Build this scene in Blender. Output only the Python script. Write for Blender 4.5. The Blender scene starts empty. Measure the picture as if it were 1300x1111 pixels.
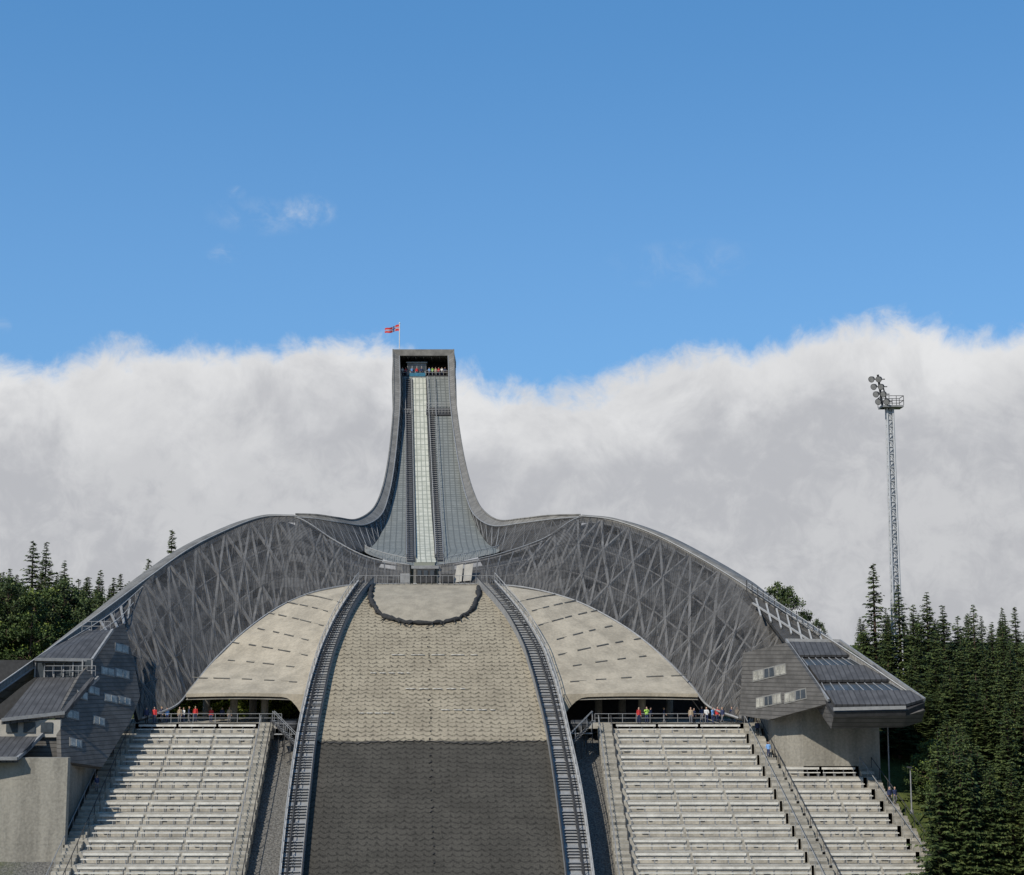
import bpy, math, random
import numpy as np
from mathutils import Vector, Matrix, noise
R=random.Random(11)
rad=math.radians
# ---------------------------------------------------------------- survey helper
# Bearings / elevation angles measured from the survey station (world origin) plus
# ground distance Y give real world coordinates in metres.
F=2000.0; TH=rad(8)
def ray(px,py):
    u=(px-650)/F; v=(555.5-py)/F
    return Vector((u, math.cos(TH)-v*math.sin(TH), math.sin(TH)+v*math.cos(TH)))
def S(px,py,Y):
    d=ray(px,py); return d*(Y/d.y)
def S3(p): return S(*p)
def plane3(a,b,c):
    A,B,C=S3(a),S3(b),S3(c)
    n=(B-A).cross(C-A).normalized()
    if n.dot(A)>0: n=-n
    return A,n
def onp(px,py,pl):
    d=ray(px,py); return d*(pl[0].dot(pl[1])/d.dot(pl[1]))
def cat(P,n):
    P=np.array([tuple(p) for p in P],dtype=float); m=len(P)
    out=[]
    for t in np.linspace(0,m-1,n):
        i=min(int(t),m-2); f=t-i
        p0=P[i-1] if i>0 else 2*P[0]-P[1]
        p1,p2=P[i],P[i+1]
        p3=P[i+2] if i+2<m else 2*P[-1]-P[-2]
        out.append(0.5*((2*p1)+(-p0+p2)*f+(2*p0-5*p1+4*p2-p3)*f*f+(-p0+3*p1-3*p2+p3)*f**3))
    return np.array(out)
sc=bpy.context.scene
COL=sc.collection
# ---------------------------------------------------------------- node helpers
class G:
    def __init__(s,nt): s.nt=nt
    def n(s,t,**kw):
        nd=s.nt.nodes.new(t)
        for k,v in kw.items(): setattr(nd,k,v)
        return nd
    def put(s,sock,v):
        if v is None: return
        if isinstance(v,(int,float)): sock.default_value=v
        elif isinstance(v,(tuple,list)):
            v=tuple(v)
            if len(v)==3 and sock.type=='RGBA': v=v+(1,)
            sock.default_value=v
        else: s.nt.links.new(v,sock)
    def m(s,op,a,b=None,c=None,clamp=False):
        nd=s.n('ShaderNodeMath',operation=op,use_clamp=clamp)
        s.put(nd.inputs[0],a); s.put(nd.inputs[1],b); s.put(nd.inputs[2],c)
        return nd.outputs[0]
    def noise(s,vec,scale,detail=4,rough=.55,dist=0):
        nd=s.n('ShaderNodeTexNoise'); s.put(nd.inputs['Vector'],vec)
        nd.inputs['Scale'].default_value=scale; nd.inputs['Detail'].default_value=detail
        nd.inputs['Roughness'].default_value=rough; nd.inputs['Distortion'].default_value=dist
        return nd.outputs['Fac']
    def mix(s,f,a,b,bt='MIX'):
        nd=s.n('ShaderNodeMix',data_type='RGBA',blend_type=bt)
        s.put(nd.inputs[0],f); s.put(nd.inputs[6],a); s.put(nd.inputs[7],b)
        return nd.outputs[2]
    def mr(s,v,a,b,c=0.,d=1.,smooth=True):
        nd=s.n('ShaderNodeMapRange',interpolation_type='SMOOTHSTEP' if smooth else 'LINEAR')
        s.put(nd.inputs[0],v)
        for i,x in enumerate((a,b,c,d)): s.put(nd.inputs[1+i],x)
        return nd.outputs[0]
def newmat(name):
    m=bpy.data.materials.new(name); m.use_nodes=True
    g=G(m.node_tree); b=m.node_tree.nodes['Principled BSDF']
    b.inputs['Specular IOR Level'].default_value=.3
    return m,g,b
def mat(name,col,rough=.7,var=.2,scale=1.0,metal=0,bump=0,col2=None,streak=False):
    m,g,b=newmat(name)
    tc=g.n('ShaderNodeTexCoord').outputs['Object']
    if streak:
        mp=g.n('ShaderNodeMapping'); g.put(mp.inputs['Vector'],tc); mp.inputs['Scale'].default_value=(1,1,.12); v=mp.outputs[0]
    else: v=tc
    n1=g.noise(v,scale,6,.65); n2=g.noise(tc,scale*9,3)
    f=g.m('ADD',g.m('MULTIPLY',n1,.7),g.m('MULTIPLY',n2,.3))
    f=g.mr(f,.32,.68)
    a=tuple(c*(1-var) for c in col); c2=col2 or tuple(min(1,c*(1+var)) for c in col)
    g.put(b.inputs['Base Color'],g.mix(f,a,c2))
    b.inputs['Roughness'].default_value=rough; b.inputs['Metallic'].default_value=metal
    if bump:
        bp=g.n('ShaderNodeBump'); bp.inputs['Strength'].default_value=bump; bp.inputs['Distance'].default_value=.1
        g.put(bp.inputs['Height'],f); g.put(b.inputs['Normal'],bp.outputs[0])
    return m
M={}
M['concrete']=mat('concrete',(.34,.295,.222),.85,.24,.35,bump=.35,streak=True)
M['knoll']=mat('knoll_concrete',(.285,.25,.19),.85,.2,.6,bump=.2)
M['conc_base']=mat('concrete_base',(.24,.225,.19),.85,.34,.4,bump=.3,streak=True)
M['stand']=mat('stand_concrete',(.35,.327,.278),.9,.3,.5,bump=.2)
M['bench']=mat('bench_boards',(.56,.54,.485),.7,.22,1.1)
M['steel']=mat('galvanised_steel',(.24,.242,.24),.6,.2,2,metal=.1)
M['truss']=mat('truss_steel',(.32,.315,.3),.65,.15,2)
M['mastst']=mat('mast_steel',(.42,.43,.44),.55,.12,2)
M['lattice']=mat('lattice_steel',(.255,.247,.235),.7,.25,.5)
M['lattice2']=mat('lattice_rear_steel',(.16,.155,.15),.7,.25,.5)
M['dark']=mat('dark_steel',(.038,.038,.039),.7,.3,2)
M['black']=mat('plain_black',(.02,.02,.022),.8,.3,2)  # flat black of shoes, eyes and dark trousers
M['white']=mat('white_paint',(.62,.61,.58),.5,.08,2)
M['glass']=mat('window_glass',(.05,.06,.07),.15,.3,.6)
M['pane']=mat('window_painted_reflection',(.3,.29,.25),.25,.45,.5)  # pale base colour stands in for sky reflected in the glass
M['frame']=mat('window_frame',(.2,.195,.18),.5,.1,2)
M['net']=mat('black_net',(.03,.03,.03),.9,.4,3)
M['bark']=mat('bark',(.09,.06,.045),.9,.4,3)
M['f1']=mat('needles_dark',(.025,.04,.014),.7,.3,1.2)
M['f2']=mat('needles_mid',(.055,.082,.024),.7,.3,1.2)
M['f3']=mat('needles_tip',(.105,.13,.04),.7,.3,1.2)
M['g1']=mat('leaf_dark',(.05,.08,.02),.7,.3,1.2)
M['g2']=mat('leaf_light',(.14,.18,.03),.7,.3,1.2)
M['h1']=mat('shrub_leaf',(.26,.32,.06),.7,.3,1.2)  # both shrub leaf colours brightened in place of sunlight missing under the wing
M['h2']=mat('shrub_leaf_yellow',(.48,.48,.1),.7,.3,1.2)
M['red']=mat('red_cloth',(.45,.03,.03),.8,.1,2)
M['blue']=mat('blue_cloth',(.03,.08,.35),.8,.1,2)
M['teal']=mat('teal_banner',(.04,.16,.24),.8,.2,2)
M['cream']=mat('stone_infill',(.34,.32,.28),.8,.15,1)
def cladmat(name,col,period,axis,rough=.5,amt=.45,metal=.0):
    m,g,b=newmat(name)
    tc=g.n('ShaderNodeTexCoord').outputs['Object']
    sp=g.n('ShaderNodeSeparateXYZ'); g.put(sp.inputs[0],tc)
    s=g.m('PINGPONG',g.m('MULTIPLY',sp.outputs[axis],1/period),.5)
    l=g.mr(s,.04,.16)
    n=g.noise(tc,.7,5,.6)
    c=g.mix(g.mr(n,.3,.7),tuple(x*.75 for x in col),tuple(x*1.25 for x in col))
    g.put(b.inputs['Base Color'],g.mix(l,tuple(x*(1-amt) for x in col),c))
    b.inputs['Roughness'].default_value=rough; b.inputs['Metallic'].default_value=metal
    bp=g.n('ShaderNodeBump'); bp.inputs['Strength'].default_value=.4; bp.inputs['Distance'].default_value=.04
    g.put(bp.inputs['Height'],l); g.put(b.inputs['Normal'],bp.outputs[0])
    return m
M['roof']=cladmat('seamed_roof',(.068,.068,.07),.6,0,rough=.75)
M['clad']=cladmat('timber_cladding',(.1,.095,.088),.45,2,rough=.8)
M['rimclad']=cladmat('rim_cladding',(.165,.158,.143),.5,1,rough=.75,amt=.3)
# perforated mesh
def meshmat(name,col,alpha):
    m,g,b=newmat(name)
    uv=g.n('ShaderNodeTexCoord').outputs['UV']
    sp=g.n('ShaderNodeSeparateXYZ'); g.put(sp.inputs[0],uv)
    tc=g.n('ShaderNodeTexCoord').outputs['Object']
    mid=g.noise(tc,1.6,4,.6); big=g.noise(tc,.11,3,.5)
    rib=g.m('PINGPONG',g.m('MULTIPLY',sp.outputs[1],1/.5),.5)
    ribl=g.mr(rib,.05,.25)
    pan=g.n('ShaderNodeTexWhiteNoise',noise_dimensions='2D')
    cv=g.n('ShaderNodeCombineXYZ')
    g.put(cv.inputs[0],g.m('FLOOR',g.m('MULTIPLY',sp.outputs[0],1/2.1)))
    g.put(cv.inputs[1],g.m('FLOOR',g.m('MULTIPLY',sp.outputs[1],1/3.0)))
    g.put(pan.inputs['Vector'],cv.outputs[0])
    f=g.m('ADD',g.m('MULTIPLY',mid,.5),g.m('MULTIPLY',pan.outputs['Value'],.5))
    c=g.mix(f,tuple(x*.55 for x in col),tuple(x*1.5 for x in col))
    c=g.mix(g.m('MULTIPLY',g.m('SUBTRACT',1.0,ribl),.5),c,(.03,.03,.03))
    g.put(b.inputs['Base Color'],c)
    b.inputs['Roughness'].default_value=.7
    a=g.m('ADD',g.m('MULTIPLY',g.m('SUBTRACT',mid,.5),.5),alpha)
    a=g.m('ADD',a,g.m('MULTIPLY',g.m('SUBTRACT',big,.5),.8))
    a=g.m('ADD',a,g.m('MULTIPLY',g.m('SUBTRACT',pan.outputs['Value'],.5),.2),clamp=True)
    tr=g.n('ShaderNodeBsdfTransparent'); mx=g.n('ShaderNodeMixShader')
    g.put(mx.inputs[0],a); g.put(mx.inputs[1],tr.outputs[0]); g.put(mx.inputs[2],b.outputs[0])
    out=[n for n in m.node_tree.nodes if n.type=='OUTPUT_MATERIAL'][0]
    m.node_tree.links.new(mx.outputs[0],out.inputs[0])
    return m
M['mesh']=meshmat('perforated_mesh',(.1,.095,.088),.52)
def deckmat():
    m,g,b=newmat('deck_panels')
    uv=g.n('ShaderNodeTexCoord').outputs['UV']
    sp=g.n('ShaderNodeSeparateXYZ'); g.put(sp.inputs[0],uv)
    a=g.mr(g.m('PINGPONG',g.m('MULTIPLY',sp.outputs[0],1/.9),.5),.03,.16)
    c=g.mr(g.m('PINGPONG',g.m('MULTIPLY',sp.outputs[1],1/1.1),.5),.03,.2)
    l=g.m('MULTIPLY',a,c)
    n=g.noise(uv,.5,6,.7)
    base=g.mix(g.mr(n,.3,.7),(.14,.15,.142),(.205,.215,.2))
    g.put(b.inputs['Base Color'],g.mix(l,(.1,.107,.102),base)); b.inputs['Roughness'].default_value=.8
    return m
M['deck']=deckmat()
def trackmat():
    m,g,b=newmat('ice_track')
    uv=g.n('ShaderNodeTexCoord').outputs['UV']
    sp=g.n('ShaderNodeSeparateXYZ'); g.put(sp.inputs[0],uv)
    c=g.mr(g.m('PINGPONG',g.m('MULTIPLY',sp.outputs[1],1/2.2),.5),.02,.1)
    a=g.mr(g.m('PINGPONG',g.m('MULTIPLY',sp.outputs[0],1/.75),.5),.05,.16)
    l=g.m('MULTIPLY',a,c)
    base=g.mix(g.mr(g.noise(uv,.6,5),.3,.7),(.36,.36,.29),(.5,.49,.41))
    g.put(b.inputs['Base Color'],g.mix(l,(.22,.23,.19),base)); b.inputs['Roughness'].default_value=.9
    return m
M['track']=trackmat()

# ---------------------------------------------------------------- mesh builder
class MB:
    def __init__(s): s.v=[]; s.f=[]; s.mi=[]; s.mats=[]
    def k(s,m):
        m=M[m] if isinstance(m,str) else m
        if m not in s.mats: s.mats.append(m)
        return s.mats.index(m)
    def add(s,vs,fs,m):
        o=len(s.v); k=s.k(m); s.v+= [tuple(v) for v in vs]
        for f in fs: s.f.append(tuple(i+o for i in f)); s.mi.append(k)
    def box(s,a,b,m):
        x0,y0,z0=a; x1,y1,z1=b
        s.add([(x0,y0,z0),(x1,y0,z0),(x1,y1,z0),(x0,y1,z0),(x0,y0,z1),(x1,y0,z1),(x1,y1,z1),(x0,y1,z1)],
              [(0,3,2,1),(4,5,6,7),(0,1,5,4),(1,2,6,5),(2,3,7,6),(3,0,4,7)],m)
    def beam(s,p,q,w,h,m,up=Vector((0,0,1))):
        p=Vector(p); q=Vector(q); d=(q-p)
        if d.length<1e-5: return
        d.normalize()
        x=d.cross(up)
        if x.length<1e-3: x=d.cross(Vector((0,1,0)))
        x.normalize(); z=x.cross(d)
        vs=[]
        for c in (p,q):
            for a,b in ((-1,-1),(1,-1),(1,1),(-1,1)): vs.append(c+x*a*w/2+z*b*h/2)
        s.add(vs,[(0,1,2,3),(7,6,5,4),(0,4,5,1),(1,5,6,2),(2,6,7,3),(3,7,4,0)],m)
    def tube(s,P,r,m,n=6,cap=True):
        P=[Vector(p) for p in P]
        rs=r if isinstance(r,(list,tuple)) else [r]*len(P)
        vs=[];fs=[]
        ref=None
        for i,p in enumerate(P):
            d=(P[min(i+1,len(P)-1)]-P[max(i-1,0)])
            if d.length<1e-6: d=Vector((0,0,1))
            d.normalize()
            if ref is None:
                ref=Vector((0,0,1)) if abs(d.z)<.9 else Vector((1,0,0))
            x=d.cross(ref)
            if x.length<1e-3: x=d.cross(Vector((0,1,0)))
            x.normalize(); y=x.cross(d)
            for k in range(n):
                a=2*math.pi*k/n; vs.append(p+(x*math.cos(a)+y*math.sin(a))*rs[i])
        for i in range(len(P)-1):
            for k in range(n):
                k2=(k+1)%n; fs.append((i*n+k,i*n+k2,(i+1)*n+k2,(i+1)*n+k))
        if cap:
            fs.append(tuple(range(n-1,-1,-1))); fs.append(tuple((len(P)-1)*n+k for k in range(n)))
        s.add(vs,fs,m)
    def panel(s,pts,pl,thick,m,off=0.):
        n=pl[1]
        A=[onp(x,y,pl)+n*off for x,y in pts]; B=[a-n*thick for a in A]; k=len(A)
        s.add(A+B,[tuple(range(k)),tuple(range(2*k-1,k-1,-1))]+[(i,i+k,(i+1)%k+k,(i+1)%k) for i in range(k)],m)
    def ngon(s,P,m,down=None):
        P=[Vector(p) for p in P]; k=len(P)
        if down is None: s.add(P,[tuple(range(k))],m)
        else:
            B=[p+Vector(down) for p in P]
            s.add(P+B,[tuple(range(k)),tuple(range(2*k-1,k-1,-1))]+[(i,i+k,(i+1)%k+k,(i+1)%k) for i in range(k)],m)
    def ellip(s,c,r,m,nu=10,nv=7):
        c=Vector(c); vs=[];fs=[]
        for j in range(nv+1):
            t=math.pi*j/nv
            for i in range(nu):
                a=2*math.pi*i/nu
                vs.append(c+Vector((r[0]*math.sin(t)*math.cos(a),r[1]*math.sin(t)*math.sin(a),r[2]*math.cos(t))))
        for j in range(nv):
            for i in range(nu):
                i2=(i+1)%nu; fs.append((j*nu+i,(j+1)*nu+i,(j+1)*nu+i2,j*nu+i2))
        s.add(vs,fs,m)
    def mesh(s,name,smooth=False):
        me=bpy.data.meshes.new(name); me.from_pydata(s.v,[],s.f)
        for m in s.mats: me.materials.append(m)
        me.polygons.foreach_set('material_index',s.mi)
        if smooth: me.polygons.foreach_set('use_smooth',[True]*len(me.polygons))
        me.update(); return me
    def build(s,name,parent=None,smooth=False):
        ob=bpy.data.objects.new(name,s.mesh(name,smooth)); COL.objects.link(ob)
        if parent: ob.parent=parent
        return ob
def empty(name,loc=(0,0,0)):
    e=bpy.data.objects.new(name,None); COL.objects.link(e); return e
def loft(name,rows,m,parent=None,smooth=True,center=False):
    nr=len(rows); nc=len(rows[0])
    vs=[tuple(p) for r in rows for p in r]; A=np.array(vs).reshape(nr,nc,3)
    du=np.zeros((nr,nc)); du[:,1:]=np.cumsum(np.linalg.norm(np.diff(A,axis=1),axis=2),axis=1)
    if center: du-=du[:,-1:]/2
    dv=np.zeros((nr,nc)); dv[1:,:]=np.cumsum(np.linalg.norm(np.diff(A,axis=0),axis=2),axis=0)
    if center: dv[:]=dv[:,nc//2:nc//2+1]
    fs=[(i*nc+j,i*nc+j+1,(i+1)*nc+j+1,(i+1)*nc+j) for i in range(nr-1) for j in range(nc-1)]
    me=bpy.data.meshes.new(name); me.from_pydata(vs,[],fs); me.materials.append(M[m] if isinstance(m,str) else m)
    uv=me.uv_layers.new(name='UVMap'); U=du.ravel(); V=dv.ravel()
    for l in me.loops: uv.data[l.index].uv=(U[l.vertex_index],V[l.vertex_index])
    if smooth: me.polygons.foreach_set('use_smooth',[True]*len(me.polygons))
    ob=bpy.data.objects.new(name,me); COL.objects.link(ob)
    if parent: ob.parent=parent
    return ob,dv
def span(a,b,n): return [a.lerp(b,i/(n-1)) for i in range(n)]

# ================================================================ SKI JUMP
SJ=empty('ski_jump_hill')
# ---- landing hill
LK=[(742,474,606,455,628,218),(750,467,613,449,635,214.5),(765,455,627,439,648,209.5),(790,441,646,424,668,204),
(825,427,664,408,689,197.5),(852,419,673,399,699,193),(880,413,681,391,708,188.5),(940,402,695,378,722,179.5),
(1020,393,707,366,739,169),(1111,384,718,356,752,158.5),(1200,377,727,348,763,149.5)]
LS=cat(LK,240)
def li(py,c): return float(np.interp(py,LS[:,0],LS[:,c]))
def LP(px,py,up=0.): return S(px,py,li(py,5))+Vector((0,0,up))
rows=[[p for p in span(S(r[1],r[0],r[5]),S(r[2],r[0],r[5]),24)] for r in LS]
# landing material: plastic matting under a net that sags between its ropes
def landmat(v940):
    m,g,b=newmat('netted_landing_matting')
    uv=g.n('ShaderNodeTexCoord').outputs['UV']
    sp=g.n('ShaderNodeSeparateXYZ'); g.put(sp.inputs[0],uv); u,v=sp.outputs[0],sp.outputs[1]
    nj=g.noise(uv,.16,3,.5); nf=g.noise(uv,6.5,4,.8); nb=g.noise(uv,.22,5,.65); nm=g.noise(uv,1.6,3,.6)
    PU,PV=.95,.92
    uu=g.m('ADD',u,g.m('ADD',g.m('MULTIPLY',g.m('SUBTRACT',nj,.5),1.2),g.m('MULTIPLY',g.m('SUBTRACT',nm,.5),.28)))
    sc_=g.m('ABSOLUTE',g.m('SINE',g.m('MULTIPLY',uu,math.pi/PU)))
    vv=g.m('ADD',g.m('ADD',v,g.m('MULTIPLY',sc_,-.38)),g.m('ADD',g.m('MULTIPLY',nj,1.6),g.m('MULTIPLY',nm,.75)))
    fr=g.m('PINGPONG',g.m('DIVIDE',vv,PV),.5)
    wv=g.mr(g.noise(uv,.8,4,.7),.35,.65,.10,.3)          # sag thickness varies
    line=g.m('SUBTRACT',1.0,g.mr(fr,.05,wv))
    brk=g.mr(g.noise(uv,2.4,3,.75),.36,.58)
    line=g.m('MULTIPLY',line,brk)
    colm=g.m('SUBTRACT',1.0,g.mr(g.m('PINGPONG',g.m('DIVIDE',uu,PU),.5),.03,.12))
    # knots: darkest where ropes meet
    knot=g.m('MULTIPLY',g.m('SUBTRACT',1.0,g.mr(g.m('PINGPONG',g.m('DIVIDE',uu,PU),.5),.05,.2)),g.m('SUBTRACT',1.0,g.mr(fr,.08,.26)))
    line=g.m('MAXIMUM',g.m('MULTIPLY',line,.85),g.m('MAXIMUM',g.m('MULTIPLY',colm,.14),g.m('MULTIPLY',knot,.8)))
    tone=g.m('ADD',g.m('MULTIPLY',g.mr(nf,.28,.72),.7),g.m('MULTIPLY',g.mr(nb,.3,.7),.3))
    base=g.mix(tone,(.16,.136,.098),(.40,.348,.255))
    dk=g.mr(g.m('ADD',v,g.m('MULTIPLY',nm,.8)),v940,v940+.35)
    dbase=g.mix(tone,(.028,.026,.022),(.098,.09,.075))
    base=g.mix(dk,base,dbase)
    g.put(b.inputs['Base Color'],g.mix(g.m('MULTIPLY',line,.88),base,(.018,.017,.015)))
    b.inputs['Roughness'].default_value=.95; b.inputs['Specular IOR Level'].default_value=.08
    bp=g.n('ShaderNodeBump'); bp.inputs['Strength'].default_value=.3; bp.inputs['Distance'].default_value=.07
    g.put(bp.inputs['Height'],nf); g.put(b.inputs['Normal'],bp.outputs[0])
    return m
A=np.array([[tuple(p) for p in r] for r in rows]); mid=A[:,12,:]
cum=np.concatenate([[0],np.cumsum(np.linalg.norm(np.diff(mid,axis=0),axis=1))])
v940=float(np.interp(942,LS[:,0],cum))
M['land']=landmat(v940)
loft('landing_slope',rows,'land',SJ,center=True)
# smooth concrete knoll cap
kc=cat([(744,474,606),(752,471,608),(762,471,606),(774,476,600),(784,488,588),(790,507,571),(793.5,530,550)],30)
loft('knoll_cap',[[p+Vector((0,0,.10)) for p in span(LP(r[1],r[0]),LP(r[2],r[0]),10)] for r in kc],'knoll',SJ)
mb=MB()
edge=[(r[1],r[0]) for r in kc[2:]]+[(r[2],r[0]) for r in kc[2:][::-1]]
E=[LP(x,y,.2)+Vector((R.uniform(-.12,.12),R.uniform(-.1,.1),R.uniform(-.1,.12))) for x,y in edge]
mb.tube(E,[R.uniform(.16,.42) for _ in E],'net',7)
for i in range(0,len(E),2):   # loose netting folds
    a=E[i]; mb.tube([a,a+Vector((R.uniform(-.5,.5),-.6,-.25)),a+Vector((R.uniform(-.8,.8),-1.2,-.5))],[.14,.09,.03],'net',5)
mb.build('net_roll',SJ,True)
mb=MB()
for py,xa,xb in ((833,497,606),(876,515,590),(856,470,520),(907,455,500),(903,560,628)):
    P=[LP(x,py,.16) for x in np.linspace(xa,xb,14)]
    for i,(a,b) in enumerate(zip(P[:-1],P[1:])):
        if (i%3)!=2: mb.beam(a,b,.16,.06,'white')
py=798
while py<1105:
    x=541+(py-742)*.028+R.uniform(-1.5,1.5); p=LP(x,py,.06)
    mb.tube([p,p+Vector((R.uniform(-.3,.3),-.25,-.1))],R.uniform(.04,.08),'net',5); py+=R.uniform(5,13)
a,b=li(942,1)+2,li(942,2)-2; n=int((b-a)/11); P=[]
for i in range(n*4+1):
    t=i/(n*4); s=abs(math.sin(math.pi*(i/4+.1*math.sin(942+i*.3))))
    P.append(LP(a+(b-a)*t,942+2*s+1.5*math.sin(i*.11)+R.uniform(-.7,.7),.08))
mb.tube(P,.06,'net',4,False)
mb.build('net_cords',SJ,True)
# side stairways with guard rails
for side,(ci,co) in (('left',(1,3)),('right',(2,4))):
    mb=MB()
    rI=[S(r[ci],r[0],r[5]) for r in LS]; rO=[S(r[co],r[0],r[5]) for r in LS]
    z=Vector((0,0,1)); n=len(rI)
    vs=[];fs=[]
    for a,b in zip(rI,rO): vs+= [a+z*.12,b+z*.12,b-z*5,a-z*1]
    for i in range(n-1):
        o=4*i; fs+=[(o,o+1,o+5,o+4),(o+1,o+2,o+6,o+5),(o,o+4,o+7,o+3)]
    mb.add(vs,fs,'steel')
    for P,h,th,mm in ((rI,.95,.12,'steel'),(rO,.6,.2,'truss')):
        vs=[];fs=[]
        for a in P: vs+=[a+Vector((-th/2,0,.0)),a+Vector((th/2,0,0)),a+Vector((th/2,0,h)),a+Vector((-th/2,0,h))]
        for i in range(n-1):
            o=4*i; fs+=[(o,o+4,o+7,o+3),(o+3,o+7,o+6,o+2),(o+2,o+6,o+5,o+1)]
        mb.add(vs,fs,mm)
    cum2=0; nxt=0; k=0
    for i in range(n-1):
        cum2+=(rI[i+1]-rI[i]).length
        while cum2>nxt:
            a=rI[i].lerp(rO[i],.14)+z*.3; b=rI[i].lerp(rO[i],.62)+z*.3
            mb.beam(a,b,.3,.06,'truss' if k%2 else 'steel'); 
            a=rI[i].lerp(rO[i],.70)+z*.22; b=rI[i].lerp(rO[i],.94)+z*.22
            mb.beam(a,b,.25,.05,'dark')
            if k%3==0:
                mb.tube([rO[i]+z*.5,rO[i]+z*1.6],.04,'steel',5)
                c=rI[i].lerp(rO[i],.66); mb.tube([c+z*.1,c+z*1.2],.035,'dark',5)
            nxt+=.62; k+=1
    mb.tube([p+z*1.6 for p in rO[::2]],.05,'truss',5); mb.tube([p+z*1.1 for p in rO[::2]],.03,'steel',5)
    C=[a.lerp(b,.66)+z*1.2 for a,b in zip(rI,rO)]; mb.tube(C[::2],.05,'dark',5)
    C=[a.lerp(b,.66)+z*.25 for a,b in zip(rI,rO)]; mb.tube(C[::2],.16,'dark',4)
    mb.tube([p+z*1.0 for p in rI[::2]],.07,'dark',5)
    mb.build('side_stairway_'+side,SJ)

# ---- tower, deck and curving shell
Lc=[(499,444,306),(500,500,296),(497.5,545,286),(492,590,274),(484,625,262),(472,648,252),(452,660,241),(430,658,236),(402,654,234),(375,653,233)]
Li=[(507,452,305.5),(508,504,295.5),(505,549,285.5),(500,595,273.5),(493,631,261.5),(483,655,251.5),(462,667,240.5),(433,664,235.5),(402,659,233.5),(377,657,232.7)]
Ld=[(511,478,306),(512,520,296),(509.5,560,286),(504,605,274),(497,640,262),(489,666,252),(476,690,239),(458,700,231),(418,682,229.5),(377,658,232.5)]
Rc=[(576,444,306),(578,500,296),(583,545,286),(591,590,274),(601,625,262),(613,648,252),(634,661,241),(662,659,236),(698,655,234),(737,654,233)]
Ri=[(569,452,305.5),(571,504,295.5),(576,549,285.5),(583.5,595,273.5),(592,631,261.5),(603,655,251.5),(626,668,240.5),(660,665,235.5),(698,660,233.5),(735,657,232.7)]
Rd=[(571,478,306),(574,520,296),(578,560,286),(585,605,274),(594,640,262),(604,666,252),(619,690,239),(640,700,231),(692,683,229.5),(735,658,232.5)]
for side,(c,i_,d,sg) in (('left',(Lc,Li,Ld,-1)),('right',(Rc,Ri,Rd,1))):
    C=[S3(p) for p in cat(c,90)]; I=[S3(p) for p in cat(i_,90)]; D=[S3(p) for p in cat(d,90)]
    B=[]; 
    for k,p in enumerate(C):
        t=k/89; B.append(p+Vector((sg*.4,3.0,-5.5-2*t)))
    loft('tower_rim_'+side,[[a,a.lerp(b,.33),a.lerp(b,.66),b] for a,b in zip(C,I)],'rimclad',SJ)
    loft('tower_inner_wall_'+side,[[a,a.lerp(b,.25),a.lerp(b,.5),a.lerp(b,.75),b] for a,b in zip(I,D)],'mesh',SJ)
    loft('tower_inner_lining_'+side,[[a+Vector((sg*.25,.5,-.1)),b+Vector((sg*.25,.5,-.1))] for a,b in zip(I,D)],'dark',SJ)
    loft('tower_outer_wall_'+side,[[a,a.lerp(b,.5),b] for a,b in zip(C,B)],'rimclad',SJ)
    loft('tower_soffit_'+side,[[a,b+Vector((-sg*.2,1.5,-4))] for a,b in zip(B,D)],'rimclad',SJ)
    mb=MB()  # truss studs on the inner wall
    for k in range(2,89,3):
        mb.beam(I[k].lerp(D[k],.03)+Vector((0,.2,.0)),I[k].lerp(D[k],.97)+Vector((0,.2,.0)),.09,.09,'steel')
        if k>45 and k<86:
            mb.beam(I[k].lerp(D[k],.03)+Vector((0,.2,.0)),I[k+3].lerp(D[k+3],.97)+Vector((0,.2,.0)),.09,.09,'steel')
    mb.tube([p+Vector((0,-.08,.05)) for p in I],.1,'steel',5)
    mb.tube([p+Vector((0,0,.05)) for p in C],.14,'rimclad',5)
    mb.build('tower_studs_'+side,SJ)
DK=[(478,511,571,306),(520,512,574,296),(560,509.5,578,286),(605,504,585,274),(640,497,594,262),(666,489,604,252),(690,476,619,239),(700,463,634,231),(709,482,600,226),(717.5,516,563,222)]
DS=cat(DK,140)
def di(py,c): return float(np.interp(py,DS[:,0],DS[:,c]))
def DP(px,py,up=0.): return S(px,py,di(py,3))+Vector((0,0,up))
loft('inrun_deck',[span(S(r[1],r[0],r[3]),S(r[2],r[0],r[3]),14) for r in DS],'deck',SJ,center=True)
def strip(name,K,m,up):
    K=cat(K,80); return loft(name,[span(DP(r[1],r[0],up),DP(r[2],r[0],up),4) for r in K],m,SJ,center=True)
strip('inrun_track',[(481,523.5,540.5),(560,525,543),(640,526.5,547),(700,528,551.5),(716,529,553.5)],'track',.25)
strip('inrun_dark_lane',[(481,514,521),(560,514.5,523),(640,515,524.5),(700,515,526),(714,517,527)],'dark',.1)
strip('inrun_stair_lane',[(520,544,551),(560,545,552.5),(640,549.5,557),(700,554,563),(713,555,564)],'dark',.1)
mb=MB()
for py in np.arange(484,714,2.6):
    t=(py-478)/238
    a,b=543.5+10*t*t+2*t,551+10*t*t+2*t
    if py>520: mb.beam(DP(a,py,.35),DP(b,py,.35),.22,.06,'truss')
    mb.beam(DP(515,py,.3),DP(520.5+4*t,py,.3),.12,.05,'steel')
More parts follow.
